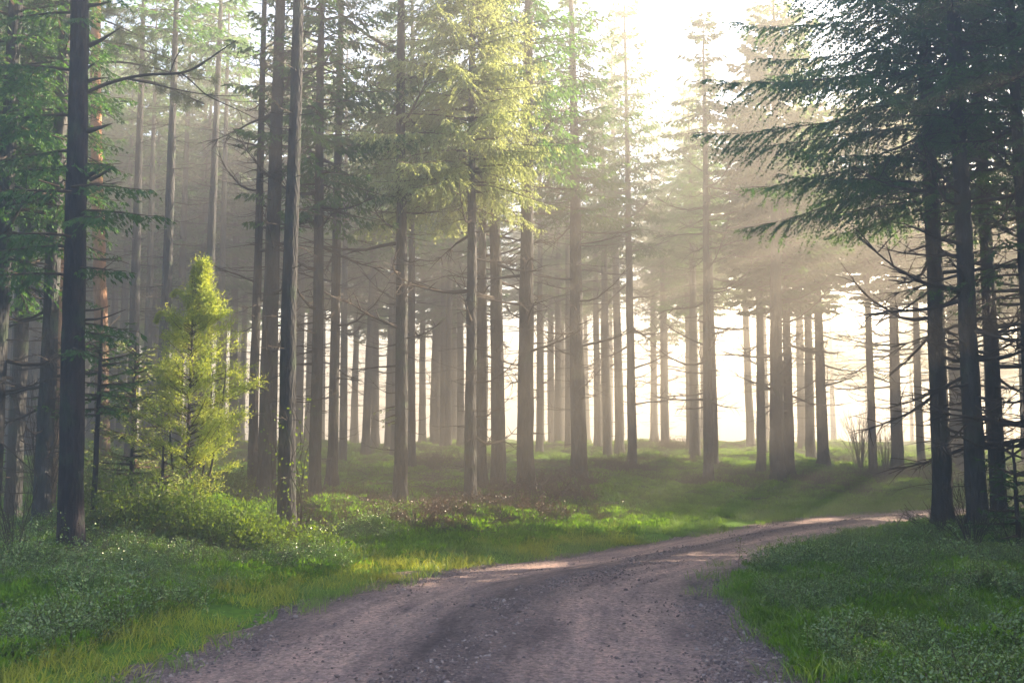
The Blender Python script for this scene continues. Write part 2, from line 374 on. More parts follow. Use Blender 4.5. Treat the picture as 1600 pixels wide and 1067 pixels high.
def leafy_sprig(seed, nst=7, h=.22, spread=.1, lw=.0075, ll=.021, mat=BILB, stem=TWIG, per=26, lean=.45):
    r = rs(seed); g = Geo()
    for i in range(nst):
        b = np.r_[r.normal(0, spread, 2), 0]; d = nrm(np.r_[r.normal(0, lean, 2), 1]); L = h * r.uniform(.6, 1.2)
        t = np.linspace(0, 1, 5)[:, None]; bow = r.normal(0, .25, 3) * L
        pts = b + d * L * t + bow * t ** 2 * [1, 1, .2]
        tube(g, pts, np.linspace(.0022, .001, 5), 3, 1)
        tl = r.uniform(.25, 1, per)[:, None]; P = b + d * L * tl + bow * tl ** 2 * [1, 1, .2]
        off = r.normal(0, 1, (per, 3)) * [1, 1, .5]; D = nrm(off + [0, 0, .25]); P = P + nrm(off) * r.uniform(0, .035, (per, 1)) * (h / .22)
        nn = nrm(r.normal(0, .5, (per, 3)) + [0, 0, 1]); S = nrm(np.cross(D, nn)); l = ll * r.uniform(.7, 1.2, (per, 1)); w_ = lw * r.uniform(.7, 1.2, (per, 1))
        v = np.stack([P, P + D * l * .45 + S * w_, P + D * l, P + D * l * .45 - S * w_], 1).reshape(-1, 3)
        g.add(v, q=np.arange(4 * per).reshape(-1, 4))
    return g.mesh('leafy_sprig', [mat, stem])
def litter(seed, n=26):
    r = rs(seed); g = Geo()
    for i in range(n):
        p = np.r_[r.normal(0, .16, 2), r.uniform(0, .03)]; a = r.uniform(0, 6.28); L = r.uniform(.06, .3)
        d = np.array([math.cos(a), math.sin(a), r.normal(0, .22)]); q = p + d * L * .5 + r.normal(0, .02, 3)
        tube(g, [p, q, p + d * L], [.003, .0025, .001], 3, 0)
    P = np.c_[r.normal(0, .18, (n * 2, 2)), r.uniform(0, .03, n * 2)]; kites(g, P, nrm(r.normal(size=(n * 2, 3)) * [1, 1, .4]), .03, .008, r, 1)
    return g.mesh('litter', [DEAD, BROWNLEAF])
def pebble(seed):
    r = rs(seed); import bmesh as bmh
    bm = bmh.new(); bmh.ops.create_icosphere(bm, subdivisions=1, radius=1)
    for v in bm.verts: v.co = Vector(v.co) * r.uniform(.7, 1.15); v.co.z *= .6; v.co.x *= 1.2
    me = bpy.data.meshes.new('pebble'); bm.to_mesh(me); bm.free(); me.materials.append(STONE); return me

r = rs(11)
# moss over the rise
P = spots(r, 60000, (-16, 24), (5, 46), lambda x, y, sl, sr, q: ((sl > .8) | (sr > .2)) & (fbm(x * .35, y * .35, 3) + .35 * fbm(x * 1.6, y * 1.6, 2) > -.55) & (q < np.clip(22 / y, .3, 1)))
scatter('moss', P, [moss_tuft(s) for s in range(5)], rotz(r, len(P), .2), r.uniform(.8, 1.9, len(P)), 'bright green moss carpet on the rise under the spruces', 'moss')
# grass along both verges
def kg(x, y, sl, sr, q):
    l = (sl > -.3 - .15 * fbm(x, y, 2)) & (sl < 1.5 + .7 * fbm(x * .5, y * .5, 2)) & (q < np.clip(1.2 - sl / 1.9, 0, 1) * np.where(sl < 0, .3, 1)) & (fbm(x * 1.3, y * 1.3, 2) > -.6)
    rr = (sr > -.3 - .2 * fbm(x, y, 2)) & (sr < 9) & (q < np.where(y > 13.2, .85, .5) * (fbm(x * .8, y * .8, 2) > -.5) * np.where(sr < 0, .25, 1) + (sr < .7) * (sr > 0) * .3)
    return l | rr
P = spots(r, 26000, (-13, 15), (5, 36), kg)
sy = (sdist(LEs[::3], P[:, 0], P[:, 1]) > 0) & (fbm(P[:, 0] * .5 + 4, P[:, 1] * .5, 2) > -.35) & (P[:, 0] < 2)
A, B = P[~sy], P[sy]
scatter('grass', A, [grass_tuft(s) for s in range(5)], rotz(r, len(A), .1), r.uniform(.4, 1.1, len(A)), 'green grass on the verges of the road', 'grass')
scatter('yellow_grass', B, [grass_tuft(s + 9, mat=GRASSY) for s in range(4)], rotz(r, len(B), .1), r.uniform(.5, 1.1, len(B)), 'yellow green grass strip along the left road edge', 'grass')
# bilberry on the right and at the left front
def kb(x, y, sl, sr, q):
    nz = fbm(x * .7, y * .7, 3)
    rr = (sr > .35) & (y < 16.5) & (nz > .0) & (q < .95)
    l = (sl > .7) & (x < -1.6) & (y < 15) & (nz > -.2) & (q < np.clip((sl - .5) / 1.2, 0, 1))
    return rr | l
P = spots(r, 42000, (-12, 11), (5, 17), kb)
scatter('bilberry_plants', P, [leafy_sprig(s) for s in range(7)], rotz(r, len(P), .25), r.uniform(.35, 1.0, len(P)) * (1 + .45 * fbm(P[:, 0] * .9, P[:, 1] * .9, 3)), 'low bilberry plants with small shiny leaves covering the banks', 'bilberry')
P = spots(r, 14000, (-14, 22), (11, 36), lambda x, y, sl, sr, q: (sl > 1.5) & (fbm(x * .4 + 7, y * .4, 3) > np.where((sl < 5) & (np.abs(x) < 4), -.25, .1)) & (q < .85))
scatter('heather', P, [leafy_sprig(s + 30, 9, .24, .12, .004, .016, HEATH, DEAD, 20) for s in range(4)], rotz(r, len(P), .2), r.uniform(.6, 1.3, len(P)), 'dark heather and brush between the trunks on the rise', 'heather')
P = spots(r, 26000, (-14, 26), (6, 45), lambda x, y, sl, sr, q: ((sl > 1.5) & (fbm(x * .35, y * .35, 3) < .1) & (q < .5)) | ((sr > 1.2) & (q < .25) & (y > 12)))
scatter('forest_litter', P, [litter(s) for s in range(5)], rotz(r, len(P), .1), r.uniform(.8, 1.7, len(P)), 'fallen twigs and brown needles on the forest floor', 'litter')
# loose gravel: thick between the wheel tracks and at the inside of the bend
x = r.uniform(-6, 12, 420000); y = 5.5 + 19 * r.rand(420000) ** 1.5; m = np.abs(x) < .54 * y + 1; x, y = x[m], y[m]
a, b = -sdist(LEs[::3], x, y), sdist(REs[::3], x, y); uu = a / (a + b + 1e-9) + .07 * fbm(x * .5, y * .5, 2)
den = .08 + .8 * np.exp(-((uu - .5) / .07) ** 2) + .8 * np.exp(-((uu - .04) / .06) ** 2) + .95 * smooth(.85, .95, uu) * (y < 17)
den = den * (.45 + .8 * (fbm(x * 1.1, y * 1.1, 3) > 0))
m = (a > -.15) & (b > -.35) & (r.rand(len(x)) < den * .75); x, y, uu = x[m], y[m], uu[m]
u0 = np.clip(uu, 0, 1)
z = height(x, y) + .004 - .022 * (np.exp(-((u0 - .26) / .09) ** 2) + np.exp(-((u0 - .76) / .09) ** 2)) + .012 * np.exp(-((u0 - .5) / .1) ** 2)
sz = np.minimum(.0085 * np.exp(r.normal(0, .45, len(x))), .028)
scatter('gravel', np.stack([x, y, z], -1), [pebble(s) for s in range(6)], rotz(r, len(x), .5), sz, 'loose grey stones scattered on the road', 'gravel')

# ------------------------------------------------------------------ trees
def dead_branch_geo(g, rng, base, az, L, m=0, droop=.15, up=.35, thick=.012, twigs=5):
    n = 7; t = np.linspace(0, 1, n); d = np.array([math.cos(az), math.sin(az)]); s = np.array([-d[1], d[0]])
    bend = rng.normal(0, .12)
    out = L * t; lat = L * bend * t ** 2; z = L * (-droop * t + up * t ** 2.2 * rng.uniform(-.2, 1.1)) + np.cumsum(rng.normal(0, .012, n)) * L
    P = np.c_[out[:, None] * d + lat[:, None] * s, z] + base
    tube(g, P, np.maximum(thick * (1 - .85 * t), .0022), 4, m)
    for _ in range(twigs):
        k = rng.randint(2, n - 1); T = nrm(P[k + 1 if k + 1 < n else k] - P[k - 1]); sd = nrm(T + rng.normal(0, .6, 3) * [1, 1, .6])
        l = L * rng.uniform(.15, .4); q = P[k]; tube(g, [q, q + sd * l * .5 + [0, 0, l * .03], q + sd * l + rng.normal(0, .04, 3) * l], [thick * .35, thick * .25, .0015], 3, m, False)

def trunk_geo(rng, H, r0, nr=30, ks=14, flare=.75, crook=.014):
    """unit of height H and base radius r0"""
    g = Geo(); zs = np.r_[-.25, 0, .06, .15, .3, .5, .8, np.linspace(1.2, H, nr)]
    rad = r0 * (1 - np.clip(zs, 0, H) / H) ** .72 * .92 + .012; fl = np.exp(-np.clip(zs, 0, 9) / .22)
    a = np.arange(ks) * 2 * math.pi / ks; ph = rng.uniform(0, 6.28, 2)
    lob = 1 + flare * fl[:, None] * (.55 + .45 * np.cos(5 * a + ph[0])[None]) + .03 * rng.normal(size=(len(zs), ks))
    cx = crook * np.cumsum(rng.normal(0, 1, len(zs))) * .35 * (zs > .5); cy_ = crook * np.cumsum(rng.normal(0, 1, len(zs))) * .35 * (zs > .5)
    R = rad[:, None] * lob
    v = np.stack([cx[:, None] + R * np.cos(a), cy_[:, None] + R * np.sin(a), np.broadcast_to(zs[:, None], R.shape)], -1)
    n = len(zs); i = np.arange(n - 1)[:, None] * ks; j = np.arange(ks)[None]; j2 = (j + 1) % ks
    g.add(v, q=np.stack([i + j, i + j2, i + ks + j2, i + ks + j], -1).reshape(-1, 4))
    cen = lambda z: np.array([np.interp(z, zs, cx), np.interp(z, zs, cy_)]); rr = lambda z: np.interp(z, zs, rad)
    return g, cen, rr

def bough(g, rng, base, az, L, e0=.1, sag=.35, tip=.25, dense=1., kl=.15, kw=.016, hang=.5, m=0, wm=1, thick=.02, minb=.14):
    """one live spruce limb: a spine, side branchlets and hanging twigs of needles"""
    d = np.array([math.cos(az), math.sin(az), 0]); s = np.array([-d[1], d[0], 0]); bend = rng.normal(0, .08)
    sp = lambda t: base + d * (L * t)[..., None] + s * (L * bend * t * t)[..., None] + np.array([0, 0, 1.]) * (L * (e0 * t - sag * t ** 2 + tip * t ** 4))[..., None]
    t = np.linspace(0, 1, 7); tube(g, sp(t), np.maximum(thick * (1 - t), .004), 4, wm, False)
    nb = max(4, int(L / (.085) * dense)); t = np.clip(np.linspace(.12, .99, nb) + rng.normal(0, .01, nb), 0, 1); t = np.r_[t, t]; sg = np.r_[np.ones(nb), -np.ones(nb)]
    B = sp(t); T = nrm(sp(np.minimum(t + .02, 1.02)) - sp(t - .02)); S = nrm(np.cross(T, [0, 0, 1.])) * sg[:, None]
    D = nrm(T * .65 + S * rng.uniform(.5, .95, (2 * nb, 1)) - np.array([0, 0, 1.]) * rng.uniform(.0, hang, (2 * nb, 1)) + rng.normal(0, .1, (2 * nb, 3)))
    lb = np.clip(.40 * L * (1.06 - t) ** .8 * (.35 + .65 * smooth(0, .3, t)), minb, .8) * rng.uniform(.6, 1.15, 2 * nb)
    keep = rng.rand(2 * nb) < .93; B, D, lb, S = B[keep], D[keep], lb[keep], S[keep]
    mm = np.maximum(2, (lb / (kl * .55) * 1.0).astype(int)); K = mm.max()
    U = (np.arange(K)[None] + .5 + rng.uniform(-.3, .3, (len(B), K))) / mm[:, None]; ok = U < 1.02
    bi = np.nonzero(ok)[0]; uu = U[ok]
    for side in (1, -1, 0):
        ll = lb[bi][:, None]; P = B[bi] + D[bi] * ll * uu[:, None] - np.array([0, 0, 1.]) * (ll * .28 * uu[:, None] ** 2)
        perp = nrm(np.cross(D[bi], [0, 0, 1.])) * side
        DD = nrm(D[bi] * (.8 if side else 1) + perp * .62 - np.array([0, 0, 1.]) * rng.uniform(.05, .45 + hang, (len(P), 1)) + rng.normal(0, .15, (len(P), 3)))
        kites(g, P, DD, kl * rng.uniform(.6, 1.25, len(P)) * (1 - .35 * uu), kw * rng.uniform(.7, 1.3, len(P)), rng, m)
    # the branchlets' own stems are thin: shown as narrow slivers
    kites(g, B, nrm(D - [0, 0, .12]), lb, .004, rng, wm)

def spruce_crown(seed, z0, H, Lmax, cen=None, dz=.42, per=5, zfine=1e9, low=1, mats=None, kl=.15, kw=.016, hang=.5, dense=1., sag=.3, azf=None):
    rng = rs(seed); g = Geo(); z = z0
    while z < H - .25:
        f = (z - z0) / (H - z0); L = Lmax * (1 - f) ** .75 * (.55 + .45 * min(1, (z - z0 + .8) / 2.2)) + .12
        fine = z < zfine; a0 = rng.uniform(0, 6.28)
        c = cen(z) if cen else np.zeros(2)
        for i in range(per if fine else 4):
            az = a0 + i * 6.283 / (per if fine else 4) + rng.normal(0, .25)
            l = L * rng.uniform(.7, 1.1); l = l * azf(az) if azf else l
            if l < .1: continue
            bough(g, rng, np.array([c[0], c[1], z + rng.normal(0, .08)]), az, l, .15 * (1 - f) * rng.uniform(-.8, 1) + .5 * f, sag * (1 - .8 * f), .16, dense if fine else .5, kl if fine else .26, kw if fine else .03, hang)
        z += dz * rng.uniform(.8, 1.2) * (1 if fine else 1.5)
    return g.mesh('crown', mats or [SPRUCE, TWIG])

# stock of trunk and crown variants for the forest; height 1:1 metres, base radius .17
Hs = 15.
trunkv, crownv, branchv = [], [], []
for i in range(6):
    rng = rs(100 + i); g, cen, rr = trunk_geo(rng, Hs, .17)
    z = 1.0
    while z < 9.5:      # stubs and dead limbs
        for _ in range(rng.randint(3, 6)):
            az = rng.uniform(0, 6.28); c = cen(z); L = rng.choice([.08, .25, .6, 1.0, 1.5], p=[.22, .2, .23, .2, .15]) * rng.uniform(.7, 1.2) * (.5 if z < 2.5 else 1)
            dead_branch_geo(g, rng, np.array([c[0], c[1], z]), az, L + .12, 1, .1, .3, .010, 0 if L < .5 else 4)
        z += rng.uniform(.25, .5)
    trunkv.append(g.mesh('trunk', [BARK, DEAD], True))
for i in range(7):
    crownv.append(spruce_crown(200 + i, [6.6, 7.4, 8.2, 7.0, 8.8, 5.8, 11.][i], Hs + .3, [2.1, 1.9, 1.9, 2.2, 1.7, 2.3, 1.3][i], zfine=12, kl=.2, kw=.021, dense=.62, per=6, dz=.46))
for i in range(3):
    crownv.append(spruce_crown(220 + i, [7.4, 8.2, 8.8][i], Hs + .3, [2.1, 1.8, 2.2][i], zfine=14, kl=.24, kw=.05, dense=.8, per=7, dz=.42))
for i in range(8):
    rng = rs(300 + i); g = Geo(); dead_branch_geo(g, rng, np.zeros(3), 0, 1.0, 0, .12, [.5, .3, .6, .2, .7, .4, .1, .55][i], .022, 11); branchv.append(g.mesh('dead_branch', [DEAD], True))

def forest_tree(px, py, wpx, label, group=None, nb=0, crown=None, name='spruce_tree', lean=0, seed=0, depth=None, hs=None, bmin=2., bmax=8.5, cscale=1.):
    rng = rs(seed * 7 + int(px)); 
    if depth is None: x, y = ground(px, py)
    else: y = depth; x = ray(px, py).x * y
    rad = wpx * y / F_PX / 2
    return place_tree(x, y, rad, label, group, int(nb * (2.6 if px > 1000 else 1.4)), crown, name, lean, rng, hs, bmin, bmax, cscale)
def place_tree(x, y, rad, label, group=None, nb=0, crown=None, name='spruce_tree', lean=0, rng=None, hs=None, bmin=2., bmax=8.5, cscale=1.):
    e = empty(name, (x, y, hz(x, y) - .02), rng.uniform(0, 6.28)); tag(e, label, 'tree', group)
    k = .92 * rad / (.17 * .95); sc = hs or rng.uniform(.85, 1.05)
    m = Matrix.Rotation(lean + rng.normal(0, .007), 4, 'Y') @ Matrix.Rotation(rng.normal(0, .012), 4, 'X')
    e.rotation_euler = (m.to_3x3() @ Matrix.Rotation(rng.uniform(0, 6.28), 3, 'Z')).to_euler()
    t = obj('trunk', trunkv[rng.randint(6)], e); t.scale = (k, k, sc)
    if crown is not False:
        c = obj('crown', crownv[rng.randint(7) if crown is None else crown], e); c.rotation_euler.z = rng.uniform(0, 6.28); c.scale = (cscale, cscale, sc)
    zb = bmin
    for i in range(nb):
        zb = bmin + (bmax - bmin) * (i + rng.rand() * .6) / nb
        b = obj('dead_branch', branchv[rng.randint(8)], e); a = rng.uniform(0, 6.28); L = rng.uniform(.6, 1.7) * (.6 + .4 * min(1, zb / 4))
        b.location = (math.cos(a) * rad * .6, math.sin(a) * rad * .6, zb); b.rotation_euler = (0, rng.normal(.0, .2), a); b.scale = (L,) * 3
    return e

G1 = 'spruces standing on the mossy rise'
FRONT = [  # px, py(base), width px, dead-branch parts, label
 (393, 806, 17, 12, 'dark slim spruce just right of the sunlit juniper'),
 (415, 826, 31, 10, 'broad dark spruce behind the pale trunk right of the juniper'),
 (491, 805, 21, 14, 'straight dark spruce first to the right of the pale trunk with creepers'),
 (518, 783, 18, 14, 'dark spruce second to the right of the pale trunk with creepers'),
 (535, 735, 14, 10, 'thinner spruce set back, third to the right of the pale trunk with creepers'),
 (552, 700, 12, 8, 'hazy thin spruce on the crest, fourth to the right of the pale creeper trunk'),
 (571, 718, 14, 10, 'thin grey spruce alone on bright moss left of the large trunk with the green twig'),
 (625, 800, 23, 16, 'large dark spruce with a green twig low on its left side'),
 (642, 752, 15, 12, 'thinner spruce tight behind the trunk with the low green twig'),
 (682, 702, 21, 16, 'grey hazy spruce on the crest with long dead branches, left of the central pair'),
 (735, 798, 19, 14, 'front trunk of the close central pair of spruces'),
 (753, 775, 17, 12, 'rear trunk of the close central pair of spruces'),
 (779, 776, 25, 16, 'stout spruce directly right of the central pair'),
 (822, 785, 29, 18, 'thick rough barked spruce at the edge of the dark brush in the centre'),
 (843, 718, 13, 10, 'thin spruce half hidden behind the thick rough barked trunk in the centre'),
 (905, 770, 27, 18, 'thick spruce with a bright speckled right edge standing alone right of centre'),
 (888, 715, 11, 8, 'narrow dark spruce peeping out on the left of the thick speckled trunk'),
 (934, 707, 13, 12, 'thin hazy spruce on the crest just right of the thick speckled trunk'),
 (968, 714, 16, 12, 'rear trunk of the leaning pair right of centre'),
 (988, 738, 16, 14, 'front trunk of the leaning pair right of centre'),
 (1040, 707, 15, 14, 'lone hazy spruce with a flared foot on a brush mound at the bright gap'),
 (1107, 760, 17, 20, 'lone dark spruce with level dead branches left of the bright fog gap'),
 (1189, 745, 16, 12, 'slim dark spruce left of the thickest double trunk'),
 (1216, 762, 25, 14, 'left and thickest trunk of the dark double spruce'),
 (1235, 755, 18, 14, 'right trunk of the dark double spruce'),
 (1288, 745, 19, 24, 'dark spruce with many up curved dead branches right of the double trunk'),
 (1365, 745, 14, 16, 'slender spruce rising behind the bare shrub'),
 (1403, 745, 20, 18, 'dark spruce between the bare shrub and the roadside tree by the bend'),
 (1440, 735, 13, 12, 'thin grey spruce just left of the first roadside tree on the right'),
 (1497, 738, 24, 12, 'grey hazy spruce seen between the roadside trees on the right'),
]
for i, (px, py, wp, nb, lab) in enumerate(FRONT):
    dep_ = {393: 17.6, 415: 16.9}.get(px)
    if px == 735: continue     # built in detail below
    hs_ = None if px < 1000 else [.70, .82, .76, .9, .68][i % 5]
    e_ = forest_tree(px, py, wp, lab, G1, nb, 6 if 740 < px < 800 or px in (393, 415, 518, 535, 843, 888, 968) else 3 if 800 < px < 990 else [7, 8, 9][i % 3] if px > 1150 else 6 if px > 1000 else None, lean=.0, seed=i, hs=hs_, depth=dep_, cscale=.8 if px < 1000 else .95)
    if px == 625:
        g = Geo(); r_ = rs(625)
        for a_, z_, L_ in ((3.3, 1.75, .42), (3.9, 1.6, .36), (2.7, 1.5, .3)): bough(g, r_, np.array([0, 0, z_]), a_, L_, .1, .4, .1, 1.2, .07, .008, .7, minb=.08)
        t_ = obj('live_twig', g.mesh('live_twig', [SPRUCE_SUNLIT, TWIG]), e_); t_.rotation_euler.z = -e_.rotation_euler.z
# hazy rear trunks: nothing tells most of them apart
GB = 'faint trunks in the fog behind the rise'
rng = rs(77); placed = [ground(f[0], f[1]) for f in FRONT]
rear_px = [363, 377, 467, 588, 607, 660, 700, 709, 720, 862, 872, 1022, 1078, 1091, 1173, 1198, 1254, 1268]
for i, px in enumerate(rear_px):
    y = 36 + (i * 7.3 % 14); x = ray(px, 690).x * y; placed.append((x, y))
    place_tree(x, y, .15 + .03 * rng.rand(), 'faint grey spruce trunk fading into the bright fog behind the rise', GB, 0, rng=rng)
n = 0
while n < 64:
    y = rng.uniform(31, 60); x = rng.uniform(-.62 * y - 2, .30 * y)
    if x > -.3 * y and y > 45: continue
    if any((x - a) ** 2 + (y - b) ** 2 < 4.2 for a, b in placed): continue
    placed.append((x, y)); n += 1
    place_tree(x, y, rng.uniform(.12, .2), 'faint grey spruce trunk fading into the bright fog behind the rise', GB, 0, rng=rng, hs=None if x < -4 else .85, cscale=1.35 if x < -2 else .9, crown=rng.randint(6) if x > -4 else [7, 0, 5, 8][rng.randint(4)])
for i in range(34):
    y = rng.uniform(44, 62); x = rng.uniform(-.42 * y, .22 * y)
    if any((x - a) ** 2 + (y - b) ** 2 < 2 for a, b in placed): continue
    placed.append((x, y)); place_tree(x, y, rng.uniform(.12, .19), 'faint grey spruce trunk fading into the bright fog behind the rise', GB, 0, rng=rng, hs=rng.choice([.8, .95]), crown=[6, 9][rng.randint(2)])
for i in range(26):
    x, y = rng.uniform(20, 46), rng.uniform(58, 84); placed.append((x, y))
    place_tree(x, y, rng.uniform(.14, .2), 'faint spruce of the far wood seen through the bright mist beyond the bend', 'far wood beyond the bend', 0, rng=rng, hs=.62, cscale=1.3)
GL = 'dim trunks behind the juniper'
for i, (px, y, wd) in enumerate([(205, 24, .3), (228, 28, .26), (252, 21, .28), (276, 31, .3), (318, 25, .3), (340, 29, .26), (22, 22, .3), (48, 27, .3), (-30, 20, .35), (186, 32, .3), (300, 34, .3), (8, 33, .3)]):
    x = ray(px, 690).x * y; placed.append((x, y))
    place_tree(x, y, wd / 2, 'dim grey spruce trunk in the shade behind the juniper', GL, 0, rng=rs(i + 900), crown=6 if px > 150 else None)
# unseen wood added beyond the frame on the right to shade the foreground
GR = 'unseen spruces added on the right to block the sun'
rng = rs(31)
wood_blockers = []
for _ in range(6000):
    x, y = rng.uniform(7.5, 36), rng.uniform(2, 32)
    if y > 16.4 + .49 * (x - 10) or x < .56 * y + 1.6: continue
    if any((x - a) ** 2 + (y - b) ** 2 < 2.3 ** 2 for a, b in wood_blockers): continue
    wood_blockers.append((x, y))
edge_blockers = [(11, 19.2), (13.8, 20.7)]  # added trees out of view, their crowns set to block low sun
for i, (x, y) in enumerate(edge_blockers):
    placed.append((x, y)); place_tree(x, y, .15, 'unseen spruce added at the wood edge to keep sun off the low mist', GR, 0, rng=rng, crown=9, cscale=1.05, hs=[.95, 1.05][i])
for (x, y) in wood_blockers:
    if any((x - a) ** 2 + (y - b) ** 2 < 3 for a, b in edge_blockers): continue
    placed.append((x, y)); place_tree(x, y, rng.uniform(.14, .21), 'unseen spruce added at the wood edge to keep sun off the low mist', GR, 0, rng=rng, crown=[7, 8, 9, 5][rng.randint(4)], cscale=1.05, hs=rng.choice([.66, .74, .86]) + (.16 if x < 15 and y > 9 else 0))
far_blockers = []  # trees added across the road, mostly out of view, to shade the rise
for _ in range(3000):
    x, y = rng.uniform(13, 34), rng.uniform(25, 46); e_ = 24.2 + .47 * (x - 10)
    if y < e_ + .9 or y > e_ + 10 or x < .435 * y or any((x - a) ** 2 + (y - b) ** 2 < 2.7 ** 2 for a, b in far_blockers): continue
    far_blockers.append((x, y))
for (x, y, h_) in [(18, 24.0, .60), (22.5, 26.2, .72), (27, 28.4, .85), (20.5, 29.8, .66)]:  # added out of view, heights chosen to shade the low mist
    placed.append((x, y)); place_tree(x, y, .12, 'small unseen spruce added at the road edge to shade the low mist', 'small spruces added beyond the bend as sun blockers', 0, rng=rng, hs=h_, crown=7, cscale=1.2)
for (x, y) in far_blockers:
    if (x - 20.5) ** 2 + (y - 29.8) ** 2 < 4 or int(x * 7) % 4 == 0: continue
    placed.append((x, y)); place_tree(x, y, rng.uniform(.13, .16), 'spruce added on the far side of the road to shade the rise', 'spruces added across the road as sun blockers', 0, rng=rng, hs=rng.choice([.6, .76, .98]), crown=[7, 8, 9][rng.randint(3)], cscale=1.)

# ------------------------------------------------------------------ the sunlit crown in the middle: its trunk is one of the central spruces
def detailed_spruce(name, label, px, py, wpx, H, z0, Lmax, seed, mats=None, nb=0, dz=.34, per=6, hang=.6, dense=1., kl=.11, kw=.013, azf=None, bark_m=BARK, lean=0, zfine=13, bmin=1.2, bl=(.6, 1.8), group=None, sag=.3, depth=None, snags=True):
    rng = rs(seed)
    if depth: y = depth; x = ray(px, py).x * y
    else: x, y = ground(px, py)
    rad = wpx * y / F_PX / 2
    e = empty(name, (x, y, hz(x, y) - .02)); tag(e, label, 'tree', group); e.rotation_euler = (0, lean, 0)
    g, cen, rr = trunk_geo(rng, H, rad, 40, 20)
    if snags:
        z = .8
        while z < z0 + 3:
            for _ in range(4):
                az = rng.uniform(0, 6.28); c = cen(z); dead_branch_geo(g, rng, np.array([c[0], c[1], z]), az, rng.choice([.12, .3, .6]) + rad, 1, .15, .2, .008, 2)
            z += rng.uniform(.2, .4)
    obj('trunk', g.mesh('trunk', [bark_m, DEAD], True), e)
    if z0: obj('crown', spruce_crown(seed + 1, z0, H + .3, Lmax, cen, dz, per, zfine, 1, mats, kl, kw, hang, dense, sag, azf), e)
    for i in range(nb):
        zb = bmin + (z0 + 1.5 - bmin) * (i + rng.rand() * .7) / nb; a = rng.uniform(0, 6.28); c = cen(zb)
        b = obj('dead_branch', branchv[rng.randint(8)], e); L = rng.uniform(*bl)
        b.location = (c[0] + math.cos(a) * rad * .6, c[1] + math.sin(a) * rad * .6, zb); b.rotation_euler = (0, rng.normal(.1, .2), a); b.scale = (L,) * 3
    return e
detailed_spruce('spruce_tree', 'front trunk of the central pair, its hanging crown glowing yellow green in the sun', 735, 798, 19, 12.4, 5.9, 2.6, 41, [SPRUCE_SUNLIT, TWIG], 14, group=G1, per=9, dense=1.45, kl=.085, kw=.009, hang=1.1, sag=.42, azf=lambda az: 1 - .25 * math.cos(az))

# right-hand roadside group
GRS = 'dark spruces at the right roadside'
toleft = lambda k: (lambda az: 1.0 + k * max(0, -math.cos(az)) )
detailed_spruce('spruce_tree', 'nearest dark spruce at the inside of the bend, drooping boughs reaching over the road', 1475, 838, 30, 15.5, 5.3, 2.6, 51, None, 44, azf=toleft(.6), bark_m=BARK, group=GRS, bl=(.5, 1.7), kl=.085, kw=.010, dz=.38, per=7, dense=1.25)
detailed_spruce('spruce_tree', 'thicker dark spruce second from the road on the right, trunk tinged green', 1530, 850, 31, 16, 6.2, 2.4, 53, None, 44, group=GRS, dense=.7, kl=.09, kw=.009, dz=.45, bl=(.6, 1.9))
detailed_spruce('spruce_tree', 'dark spruce close behind the second roadside trunk on the right', 1563, 836, 24, 15.5, 5.6, 2.2, 55, None, 40, group=GRS, dense=.6, kl=.1, kw=.01, dz=.5, per=5, bl=(.6, 1.9))
detailed_spruce('spruce_tree', 'outermost dark spruce cut by the right edge of the view', 1622, 850, 22, 15.5, 3.9, 2.1, 57, None, 40, group=GRS, dense=.6, kl=.1, kw=.01, dz=.5, per=5, bl=(.6, 2.0))

